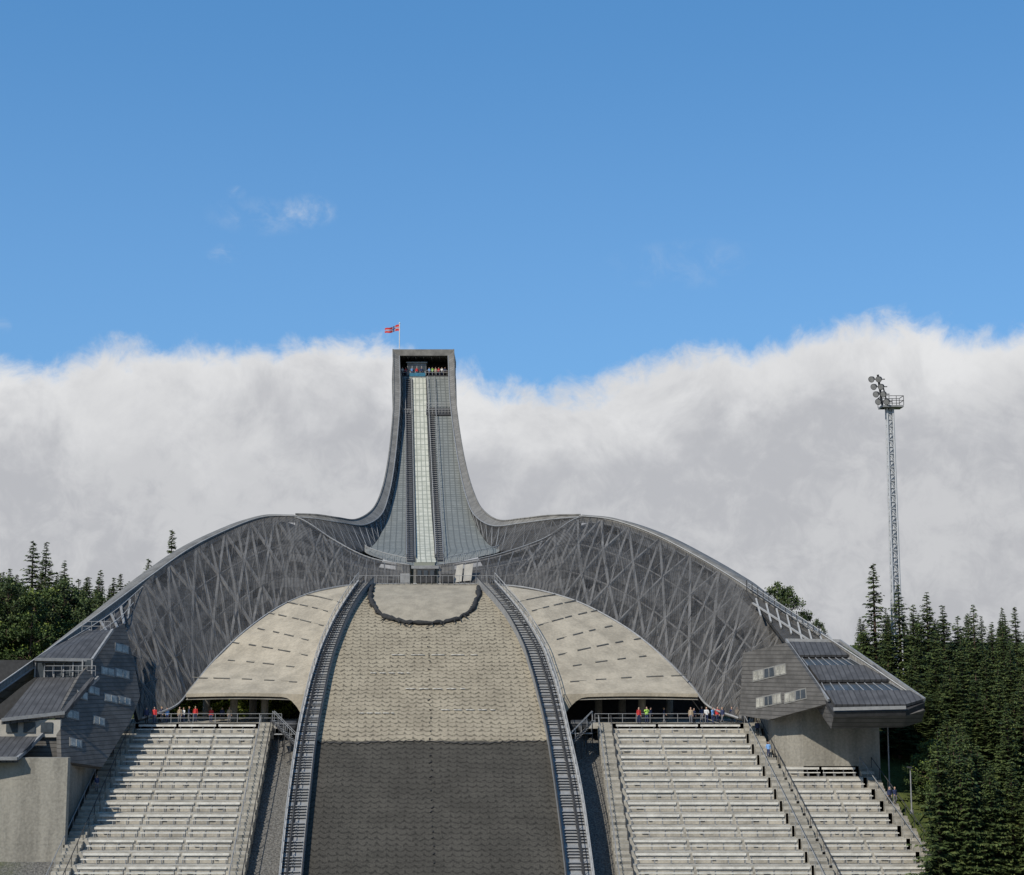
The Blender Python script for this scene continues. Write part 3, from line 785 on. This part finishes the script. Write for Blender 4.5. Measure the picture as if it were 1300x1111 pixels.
# ================================================================ FLOODLIGHT MAST
def mast():
    E=empty('floodlight_mast'); mb=MB()
    b=S(1137,750,216); x=b.x; y=216; z0=-9; z1=S(1128,516,216).z
    def w(z): return .56-.16*(z-z0)/(z1-z0)
    H=z1-z0; n=46
    for sx,sy in ((-1,-1),(1,-1),(1,1),(-1,1)):
        mb.tube([(x+sx*w(z0),y+sy*w(z0),z0),(x+sx*w(z1),y+sy*w(z1),z1)],.14,'mastst',6)
    for i in range(n):
        za=z0+H*i/n; zb=z0+H*(i+1)/n; wa,wb=w(za),w(zb)
        s=1 if i%2 else -1
        for k in range(4):
            c=[(-1,-1),(1,-1),(1,1),(-1,1)]; p=c[k];q=c[(k+1)%4]
            if s<0:p,q=q,p
            mb.beam((x+p[0]*wa,y+p[1]*wa,za),(x+q[0]*wb,y+q[1]*wb,zb),.08,.08,'mastst')
            mb.beam((x+c[k][0]*wa,y+c[k][1]*wa,za),(x+c[(k+1)%4][0]*wa,y+c[(k+1)%4][1]*wa,za),.08,.08,'mastst')
    mb.tube([(x,y,z0),(x,y,z1)],.36,'mastst',8)
    mb.build('lattice',E)
    mb=MB()
    mb.box((x-1.3,y-1.2,z1-.25),(x+1.7,y+1.2,z1),'steel')
    for px_ in (-1.3,-.3,.7,1.7):
        for py_ in (-1.2,1.2): mb.beam((x+px_,y+py_,z1),(x+px_,y+py_,z1+1.3),.07,.07,'dark')
    for h in (.65,1.3):
        for py_ in (-1.2,1.2): mb.beam((x-1.3,y+py_,z1+h),(x+1.7,y+py_,z1+h),.07,.07,'dark')
        for px_ in (-1.3,1.7): mb.beam((x+px_,y-1.2,z1+h),(x+px_,y+1.2,z1+h),.07,.07,'dark')
    mb.beam((x-1.0,y-.4,z1-.5),(x-1.7,y-1,z1+4.3),.22,.22,'dark'); mb.beam((x-.2,y-.4,z1-.5),(x-1.0,y-.6,z1+3.0),.14,.14,'dark')
    mb.build('platform',E)
    mb=MB()
    for r in range(4):
        zc=z1+.5+r*1.05; xc=x-.9-.28*r
        mb.beam((xc-1.0,y-1.0,zc),(xc+1.0,y-1.0,zc),.12,.12,'dark')
        for c in (-.75,.25 if r else .4):
            px_=xc+c; d=Vector((-.55,-.75,-.38)).normalized(); p=Vector((px_,y-1.1,zc+.05))
            mb.tube([p-d*.3,p-d*.15,p+d*.3,p+d*.42],[.16,.3,.42,.45],'dark',12); 
            mb.tube([p+d*.425,p+d*.44],[.38,.38],'steel',12)
    mb.build('lamp_heads',E,False)
mast()
for px,py0,py1,Y in ((1129,985,915,178),(1157,1015,975,172)):
    mb=MB(); p=S(px,py0,Y); q=S(px,py1,Y)
    mb.tube([(p.x,Y,p.z-1.5),(p.x,Y,q.z)],[.09,.06],'steel',8); mb.box((p.x-.35,Y-.3,q.z),(p.x+.15,Y+.1,q.z+.15),'dark'); mb.tube([(p.x,Y,p.z-1.5),(p.x,Y,p.z-1.1)],.2,'steel',8)
    mb.build('lamp_post')

# ================================================================ TREES
def spruce_mesh(name,H,Rd,seed,dens=1.0):
    r=random.Random(seed); mb=MB()
    mb.tube([(0,0,-1),(0,0,H*.5),(0,0,H)],[H*.014,H*.009,.02],'bark',7)
    ks=[mb.k('f1'),mb.k('f2'),mb.k('f3')]
    nw=int(H*1.9)
    lean=[r.uniform(.75,1.2) for _ in range(9)]
    for w in range(nw):
        t=(w+.5)/nw; z=H*(.05+.95*t)
        rr=Rd*(1-t)**.72*r.uniform(.65,1.2)+.12
        nb=r.randint(6,9) if t<.9 else 5
        a0=r.uniform(0,6.28)
        for b in range(nb):
            a=a0+6.283*b/nb+r.uniform(-.25,.25); L=rr*r.uniform(.6,1.2)*lean[int((a%6.283)/6.283*9)%9]
            if r.random()<.08: continue
            dx,dy=math.cos(a),math.sin(a); sx,sy=-dy,dx
            zz=z+r.uniform(-.25,.25); droop=r.uniform(.2,.5)*(1-t*.8)
            mb.v+=[(0,0,zz),(dx*L,dy*L,zz-droop*L*.8),(dx*L*.5,dy*L*.5,zz-droop*L*.35-.06)]
            o=len(mb.v)-3; mb.f.append((o,o+1,o+2)); mb.mi.append(mb.k('bark'))
            m=max(3,int(L/.34*dens)); tone=r.uniform(-.22,.26)
            for q in range(m):
                f=.18+.82*(q+r.random())/m; px=dx*L*f; py=dy*L*f; pz=zz-droop*L*f*(.6+.3*f)+ (.18*L*f**3)
                wd=(.3+.34*(1-f))*min(1,.4+L*.35)
                for s in (-1,1):
                    for e in range(2):
                        ln=wd*r.uniform(.8,1.7); an=r.uniform(.2,1.0)
                        tx=px+s*sx*ln*math.cos(an)+dx*ln*math.sin(an)*.8; ty=py+s*sy*ln*math.cos(an)+dy*ln*math.sin(an)*.8
                        tz=pz-ln*r.uniform(.0,.7)
                        hw=ln*.3
                        mb.v+=[(px-dx*hw,py-dy*hw,pz+r.uniform(-.06,.1)),(px+dx*hw,py+dy*hw,pz+r.uniform(-.1,.06)),(tx,ty,tz)]
                        o=len(mb.v)-3; mb.f.append((o,o+1,o+2))
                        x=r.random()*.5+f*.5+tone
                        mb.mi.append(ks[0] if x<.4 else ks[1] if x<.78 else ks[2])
    return mb.mesh(name)
def leafy_mesh(name,H,Rd,seed,ms=('f1','f2','f3'),trunk=.35,clumps=46):
    r=random.Random(seed); mb=MB()
    mb.tube([(0,0,-1),(.1,0,H*.4),(.0,.1,H*.9)],[H*.018,H*.012,.03],'bark',7)
    for c in range(clumps):
        t=r.random()**.8; z=H*(trunk+(1-trunk)*t)
        prof=math.sin(math.pi*min(1,(.12+t*.88)))**.6
        a=r.uniform(0,6.28); d=Rd*prof*r.uniform(.2,1)
        c0=Vector((math.cos(a)*d,math.sin(a)*d,z)); mb.tube([(0,0,z-.25*d-.3),c0],[.07,.02],'bark',4)
        cr=r.uniform(.5,1.0)*Rd*.32
        for l in range(95):
            v=Vector((r.gauss(0,1),r.gauss(0,1),r.gauss(0,.65))); v=v.normalized()*cr*r.uniform(.4,1.05); p=c0+v
            e1=Vector((r.gauss(0,1),r.gauss(0,1),r.gauss(0,1))).normalized()*.2; e2=Vector((r.gauss(0,1),r.gauss(0,1),r.gauss(0,1))).normalized()*.2
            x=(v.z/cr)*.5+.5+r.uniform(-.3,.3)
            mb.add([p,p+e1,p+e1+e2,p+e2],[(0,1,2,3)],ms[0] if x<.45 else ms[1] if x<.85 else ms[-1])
    return mb.mesh(name)
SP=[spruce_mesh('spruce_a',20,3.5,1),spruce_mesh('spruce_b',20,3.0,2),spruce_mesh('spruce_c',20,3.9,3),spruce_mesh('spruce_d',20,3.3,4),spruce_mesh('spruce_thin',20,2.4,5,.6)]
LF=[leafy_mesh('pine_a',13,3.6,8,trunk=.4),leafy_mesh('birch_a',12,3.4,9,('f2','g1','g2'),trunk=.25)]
# ---- terrain
bY=[-400,0,6,100,140,158,188,203,230,300,500,1500,6000]; bZ=[2,-1.8,-3.2,-31,-31,-25.5,-9.6,-8.6,-5,1,4,-10,-30]
def ground(x,y):
    z=float(np.interp(y,bY,bZ))
    side=max(0,abs(x+5)-62)
    if y>120: z+=min(side*.02,5)
    k=min(1,max(0,(abs(x+8)-48)/20))
    return z+k*1.2*noise.noise((x*.03,y*.03,0))
xs=np.concatenate([np.linspace(-4000,-200,14),np.linspace(-180,180,91),np.linspace(200,4000,14)])
ys=np.concatenate([np.linspace(-400,0,6),np.linspace(5,150,30),np.linspace(152,300,75),np.linspace(310,6000,24)])
vs=[(x,y,ground(x,y)) for y in ys for x in xs]; nx=len(xs)
fs=[(j*nx+i,j*nx+i+1,(j+1)*nx+i+1,(j+1)*nx+i) for j in range(len(ys)-1) for i in range(nx-1)]
def groundmat():
    m,g,b=newmat('hillside_ground')
    tc=g.n('ShaderNodeTexCoord').outputs['Object']; sp=g.n('ShaderNodeSeparateXYZ'); g.put(sp.inputs[0],tc)
    n1=g.noise(tc,.4,6,.7); n2=g.noise(tc,5,4,.7)
    gr=g.mix(g.mr(n1,.3,.7),(.04,.06,.015),(.1,.12,.03)); rk=g.mix(g.mr(n2,.3,.7),(.06,.058,.053),(.22,.21,.19))
    xx=g.m('ABSOLUTE',g.m('ADD',sp.outputs[0],9.0))
    f=g.m('ADD',xx,g.m('MULTIPLY',n1,8.0)); near=g.m('SUBTRACT',1.0,g.mr(f,44.,52.))
    yy=g.m('SUBTRACT',1.0,g.mr(sp.outputs[1],192.,196.))
    g.put(b.inputs['Base Color'],g.mix(g.m('MULTIPLY',near,yy),gr,rk)); b.inputs['Roughness'].default_value=.95
    bp=g.n('ShaderNodeBump'); bp.inputs['Strength'].default_value=.8; bp.inputs['Distance'].default_value=.3
    g.put(bp.inputs['Height'],n2); g.put(b.inputs['Normal'],bp.outputs[0]); return m
me=bpy.data.meshes.new('ground'); me.from_pydata(vs,[],fs); me.materials.append(groundmat())
me.polygons.foreach_set('use_smooth',[True]*len(me.polygons))
COL.objects.link(bpy.data.objects.new('ground',me))
def plant(me,name,px,Y,toppy,base=20.,parent=None,wide=1.):
    p=S(px,toppy,Y); g=ground(p.x,Y)
    H=p.z-g
    if H<3: return
    o=bpy.data.objects.new(name,me); COL.objects.link(o); o.location=(p.x,Y,g); s=H/base
    ws=s*wide*R.uniform(.9,1.1)
    if s<.75: ws=max(ws,.6*wide)
    o.scale=(ws,ws,s); o.rotation_euler=(R.uniform(-.02,.02),R.uniform(-.02,.02),R.uniform(0,6.28))
    if parent:o.parent=parent
for px,Y,tp,k in ((1108,214,715,4),(1141,208,742,1),(1158,205,768,0),(1176,202,752,3),(1198,200,768,1),(1214,203,782,2),(1236,198,768,0),(1258,200,790,3),(1274,196,795,1),(1290,198,770,4),(1303,196,790,2),(1124,207,790,2),(1096,215,790,3),
                  (1186,192,800,2),(1222,190,812,1),(1250,188,822,3),(1280,187,815,0),(1160,193,820,3),(1310,186,800,1),(1205,186,838,0),(1238,182,850,2),(1268,180,850,1),(1296,178,855,3)):
    plant(SP[k],'spruce_tree',px,Y,tp,wide=1.25)
FR=empty('spruce_forest')
for i in range(60):
    px=1150+R.random()*210; Y=R.uniform(160,186); 
    if px<1180 and Y>168: continue
    plant(SP[i%4],'spruce',px+ (186-Y)*1.2,Y,R.uniform(850,940)+(186-Y)*2.2,parent=FR,wide=1.2)
for i in range(50):
    px=1085+R.random()*260; plant(SP[i%5],'spruce',px,R.uniform(215,250),R.uniform(770,815),parent=FR,wide=1.15)
for i in range(34):   # lower growth filling behind the right stand
    Y=R.uniform(184,204); px=1128+R.random()*90; plant(SP[i%4],'spruce',px,Y,R.uniform(850,915),parent=FR,wide=1.4)
for i in range(14):
    Y=R.uniform(172,184); px=1168+R.random()*60; plant(LF[1] if i%2 else SP[i%4],'spruce',px,Y,R.uniform(925,960),13 if i%2 else 20,FR,1.2)
for px,tp,k in ((985,742,0),(1004,748,0),(1022,770,1),(1036,788,0),(968,760,1),(1092,800,1)):
    plant(LF[k],'pine_tree' if k==0 else 'birch_tree',px,236,tp,13,wide=.7)
for px,tp,k,Y in ((44,686,4,262),(58,688,1,262),(217,672,4,262),(192,709,4,262),(84,712,3,258),(128,724,0,262),(154,728,4,260),(14,722,1,262),(30,735,0,255),(100,735,2,255),(142,742,1,255),(70,735,2,250)):
    plant(SP[k],'spruce_tree',px,Y,tp,wide=1.25 if tp<715 else 1.3)
FL=empty('mixed_forest')
for i in range(80):
    px=-60+R.random()*250; 
    tp=732+max(0,px-110)*.25+R.uniform(-8,24)
    if px>172: tp+=25
    if i%3==0: plant(LF[i%2],'tree',px,R.uniform(225,245),tp+4,13,FL,.95)
    else: plant(SP[i%5],'spruce',px,R.uniform(235,275),tp,20,FL,1.3)
SH=empty('shrubbery'); sh=leafy_mesh('shrub_mesh',3,2.2,21,('g2','h1','h2'),trunk=.05,clumps=26)
for i in range(34):
    p=S(214+i*4.2,900,R.uniform(203.8,208)); o=bpy.data.objects.new('shrub',sh); COL.objects.link(o); o.location=(p.x,p.y,ground(p.x,p.y)+.8); o.scale=[R.uniform(.9,1.4)]*3; o.rotation_euler=(0,0,R.uniform(0,6)); o.parent=SH

# ================================================================ PEOPLE
def person_mesh(name,pose,jacket,trous,hair,seed):
    if pose=='rail': la=[(.19,-.02,1.42),(.24,-.12,1.18),(.2,-.36,1.1)]; ra=[(-.19,-.02,1.42),(-.24,-.12,1.18),(-.2,-.36,1.1)]
    elif pose=='walk': la=[(.19,0,1.42),(.24,.12,1.16),(.22,.02,.92)]; ra=[(-.19,0,1.42),(-.24,-.06,1.15),(-.22,-.24,.97)]
    elif pose=='camera': la=[(.19,0,1.42),(.27,-.1,1.22),(.09,-.24,1.5)]; ra=[(-.19,0,1.42),(-.27,-.1,1.22),(-.09,-.24,1.5)]
    else: la=[(.19,0,1.42),(.24,.02,1.14),(.23,-.06,.88)]; ra=[(-.19,0,1.42),(-.24,.02,1.14),(-.22,-.05,.88)]
    st=.22 if pose=='walk' else .0
    v=[(0,0,.95),(0,0,1.15),(0,-.01,1.36),(0,0,1.47),(0,-.01,1.56)]; rr=[.15,.14,.16,.065,.06]
    e=[(0,1),(1,2),(2,3),(3,4)]
    for arm in (la,ra):
        o=len(v); v+=arm; rr+=[.07,.05,.035]; e+=[(2,o),(o,o+1),(o+1,o+2)]
    for s in (1,-1):
        o=len(v); v+=[(s*.1,0,.86),(s*.11,-.04-s*st*.4,.48),(s*.11,s*st*-.2+s*st,.09),(s*.12,s*st*-.2+s*st-.17,.04)]
        rr+=[.11,.075,.05,.045]; e+=[(0,o),(o,o+1),(o+1,o+2),(o+2,o+3)]
    me=bpy.data.meshes.new(name+'_sk'); me.from_pydata(v,e,[]); ob=bpy.data.objects.new('tmp',me); COL.objects.link(ob)
    md=ob.modifiers.new('s','SKIN'); md.use_smooth_shade=True
    if not me.skin_vertices: me.skin_vertices.new()
    for i,q in enumerate(rr):
        d=me.skin_vertices[0].data[i]; d.radius=(q*(1.25 if i<3 else 1),q*(.8 if i<3 else 1)); d.use_root=(i==0)
    ob.modifiers.new('u','SUBSURF').levels=1
    dg=bpy.context.evaluated_depsgraph_get(); dg.update(); em=ob.evaluated_get(dg).to_mesh()
    V=[tuple(x.co) for x in em.vertices]; Fs=[tuple(p.vertices) for p in em.polygons]
    ob.evaluated_get(dg).to_mesh_clear(); bpy.data.objects.remove(ob)
    mb=MB(); skin=M['skin']
    hands=[Vector(la[2]),Vector(ra[2])]
    mb.v=list(V)
    ki={k:mb.k(m) for k,m in (('s',skin),('j',jacket),('t',trous),('b','black'))}
    for f in Fs:
        c=sum((Vector(V[i]) for i in f),Vector())/len(f)
        k='j'
        if min((c-h).length for h in hands)<.05 or c.z>1.49: k='s'
        elif c.z<.1: k='b'
        elif c.z<.93 and abs(c.x)<.2: k='t'
        mb.f.append(f); mb.mi.append(ki[k])
    mb.ellip((0,-.015,1.65),(.078,.095,.118),skin,12,9); mb.ellip((0,.018,1.685),(.088,.098,.105),hair,12,8)
    mb.tube([(0,-.1,1.66),(0,-.13,1.63)],[.01,.016],skin,5)
    for s in (1,-1):
        mb.ellip((s*.03,-.1,1.665),(.012,.008,.008),'black',6,4); mb.ellip((s*.082,0,1.645),(.012,.02,.03),skin,6,4)
    mb.ellip((0,-.1,1.598),(.025,.008,.007),'red',6,4)
    for arm,s in ((la,1),(ra,-1)):
        h=Vector(arm[2]); d=(h-Vector(arm[1])).normalized(); side=Vector((0,1,0)).cross(d).normalized() if abs(d.y)<.9 else Vector((1,0,0))
        nrm=d.cross(side); mb.tube([h,h+d*.05,h+d*.09],[.03,.04,.032],skin,8)
        for k in range(4):
            b=h+d*.085+nrm*(k-1.5)*.02; l=(.07,.08,.075,.055)[k]; mb.tube([b,b+d*l*.5,b+d*l+side*-s*.02],[.0095,.009,.006],skin,5)
        b=h+d*.03+nrm*-.035; mb.tube([b,b+d*.03-nrm*.025,b+d*.06-nrm*.03],[.012,.01,.007],skin,5)
    return mb.mesh(name,True)
M['skin']=mat('skin',(.5,.32,.24),.6,.05,4)
cl={'navy':(.03,.04,.09),'grey':(.15,.15,.16),'redj':(.5,.04,.04),'green':(.1,.4,.12),'white_j':(.6,.6,.58),'tan':(.35,.27,.18),'hair_d':(.03,.02,.015),'hair_l':(.25,.16,.07),'lblue':(.15,.3,.55),'yellow':(.35,.6,.1)}
for k,c in cl.items(): M[k]=mat(k+'_cloth',c,.85,.1,3)
PM=[person_mesh('adult_a','stand','redj','navy','hair_d',1),person_mesh('adult_b','walk','navy','grey','hair_l',2),person_mesh('adult_c','camera','yellow','navy','hair_d',3),
    person_mesh('adult_d','rail','white_j','navy','hair_l',4),person_mesh('adult_e','stand','tan','grey','hair_d',5),person_mesh('adult_f','walk','lblue','navy','hair_d',6),person_mesh('adult_g','stand','navy','black','hair_d',7)]
def man(k,x,y,z,rot=0,s=1):
    o=bpy.data.objects.new('person',PM[k]); COL.objects.link(o); o.location=(x,y,z); o.rotation_euler=(0,0,rot); o.scale=(s,s,s)
for px,k,rot,Y in ((186,6,.5,188.15),(196,0,0,188.2),(205,1,1.2,189.3),(203,6,-.6,190.2),(212,5,.4,189.6),(228,4,.3,190),(233,3,-.4,190.4),(240,1,1.5,190),(248,0,.2,191.5),(268,0,0,190),(282,6,0,191),(291,4,.4,190),
                   (811,0,.4,188.2),(821,2,0,188.5),(826,6,.9,189.4),(843,1,1.4,190.2),(877,4,0,188.2),(881,6,.6,188.6),(891,1,-.5,190),(897,3,0,188.4),(905,5,.8,188.3),(911,0,.2,189.5),(917,1,-1,188.9),(929,6,.3,189),(936,4,-.2,189.4)):
    p=S(px,910,Y); man(k,p.x,Y,PZ,rot,R.uniform(.98,1.08))
man(6,a1+1.0,188.15,PZ,0,1.05)
for i,k in enumerate((6,1)): man(k,bR+.42*3+.6+i*.6,188-7*2-.25,PZ-7*1.1-1.1/4+.02,.3)
for i,k in ((3,6),(6,1)): man(k,xl-1.0-.02*i,188-i*2-.25,PZ-i*1.1-1.1/4+.02,.5)
for i,k in ((1,6),(3,5)): man(k,a1+1.0+.28*i,188-i*2-.25,PZ-i*1.1-1.1/4+.02,-.5)
for i,(px,k) in enumerate(((511,3),(515,0),(545,5),(549,2),(553,4),(557,0),(561,3),(565,6),(523,5),(529,0),(535,6))):
    Y=306.85 if not 517<px<541 else 306.75
    man(k,S(px,465,Y).x,Y,zf+.3,R.uniform(-.4,.4),.95)

# ================================================================ WORLD / SUN / CAMERA
el=rad(41); azv=Vector((-.62,-.785)).normalized()
sd=Vector((azv.x*math.cos(el),azv.y*math.cos(el),math.sin(el)))
sun=bpy.data.lights.new('sun','SUN'); sun.energy=4.3; sun.angle=rad(.5); sun.color=(1,.93,.82)
so=bpy.data.objects.new('sun',sun); COL.objects.link(so); so.rotation_euler=sd.to_track_quat('Z','Y').to_euler(); so.location=(-100,-100,120)
w=bpy.data.worlds.new('World'); sc.world=w; w.use_nodes=True; nt=w.node_tree; nt.nodes.clear(); g=G(nt)
out=g.n('ShaderNodeOutputWorld'); bg=g.n('ShaderNodeBackground'); bg.inputs['Strength'].default_value=.1
sky=g.n('ShaderNodeTexSky',sky_type='NISHITA'); sky.sun_disc=False; sky.sun_elevation=el; sky.sun_rotation=math.atan2(azv.x,azv.y)%(2*math.pi)
sky.air_density=1.0; sky.dust_density=.6; sky.ozone_density=2.0; sky.altitude=300
tc=g.n('ShaderNodeTexCoord').outputs['Generated']; sp=g.n('ShaderNodeSeparateXYZ'); g.put(sp.inputs[0],tc); X,Y_,Z=sp.outputs
ay=g.m('MAXIMUM',g.m('ABSOLUTE',Y_),.05)
az=g.m('DIVIDE',X,ay)
elv=g.m('DIVIDE',Z,g.m('SQRT',g.m('ADD',g.m('MULTIPLY',X,X),g.m('MULTIPLY',Y_,Y_))))
fc=g.n('ShaderNodeFloatCurve'); g.put(fc.inputs['Value'],g.m('ADD',az,.5,clamp=True))
kn=[(0,458),(60,472),(150,448),(210,444),(300,448),(380,442),(430,436),(480,438),(530,446),(590,464),(640,496),(725,506),(775,488),(830,476),(900,450),(965,446),(1050,420),(1120,412),(1180,402),(1240,412),(1300,416)]
cu=fc.mapping.curves[0]
pts=[]
for px,py in kn:
    d=ray(px,py); pts.append((d.x/d.y+.5,d.z/math.hypot(d.x,d.y)/.4))
cu.points[0].location=(0,pts[0][1]); cu.points[1].location=(1,pts[-1][1])
for a,b in pts: cu.points.new(a,b)
fc.mapping.update()
bd=g.m('MULTIPLY',fc.outputs[0],.4)
n1=g.noise(tc,13,7,.62,.4); n2=g.noise(tc,48,6,.68,.5); n3=g.noise(tc,7,5,.6,.3)
dep=g.m('SUBTRACT',bd,elv)
dn=g.m('ADD',dep,g.m('ADD',g.m('MULTIPLY',g.m('SUBTRACT',n1,.5),.055),g.m('MULTIPLY',g.m('SUBTRACT',n2,.5),.028)))
mask=g.mr(dn,-.008,.013)
# bright crown, grey belly, billows
sh=g.mr(g.m('ADD',dep,g.m('MULTIPLY',g.m('SUBTRACT',n1,.5),.2)),-.005,.08)
ccol=g.mix(sh,(7.8,7.85,7.95),(4.85,4.95,5.25))
low=g.mr(dep,.06,.17,0.,.35)
ccol=g.mix(low,ccol,(4.6,4.65,4.85))
bil=g.mr(g.m('ADD',g.m('MULTIPLY',n3,.65),g.m('MULTIPLY',n2,.35)),.45,.6)
ccol=g.mix(g.m('MULTIPLY',bil,.5),ccol,(6.9,6.95,7.05))
cs=g.mix(1.0,sky.outputs[0],(.78,1.18,1.45),'MULTIPLY')
tgt=g.mix(g.mr(elv,.18,.46),(1.55,3.65,7.0),(.9,2.85,6.1))
cs=g.mix(.65,cs,tgt)
def wisp(px,py,rx,ry,amt):
    d=ray(px,py); a0=d.x/d.y; e0=d.z/math.hypot(d.x,d.y)
    dx=g.m('DIVIDE',g.m('SUBTRACT',az,a0),rx/F); dy=g.m('DIVIDE',g.m('SUBTRACT',elv,e0),ry/F)
    rr=g.m('ADD',g.m('MULTIPLY',dx,dx),g.m('MULTIPLY',dy,dy)); f=g.m('SUBTRACT',1.0,g.mr(rr,0,1.0))
    nn=g.mr(n2,.4,.75); return g.m('MULTIPLY',g.m('MULTIPLY',f,nn),amt)
ws=wisp(392,268,45,26,.6)
for a in ((330,275,80,30,.25),(283,322,26,16,.35),(300,245,16,12,.25),(870,335,120,40,.16),(4,415,14,14,.3)): ws=g.m('MAXIMUM',ws,wisp(*a))
c=g.mix(ws,cs,(5.6,6.4,7.6)); c=g.mix(mask,c,ccol)
g.put(bg.inputs['Color'],c); nt.links.new(bg.outputs[0],out.inputs[0])
cam=bpy.data.cameras.new('camera'); co=bpy.data.objects.new('camera',cam); COL.objects.link(co)
cam.sensor_width=36; cam.lens=F/1300*36; cam.clip_end=12000; cam.clip_start=.5
co.rotation_euler=(math.pi/2+TH,0,0); sc.camera=co
sc.view_settings.view_transform='Standard'; sc.view_settings.look='None'; sc.view_settings.exposure=0
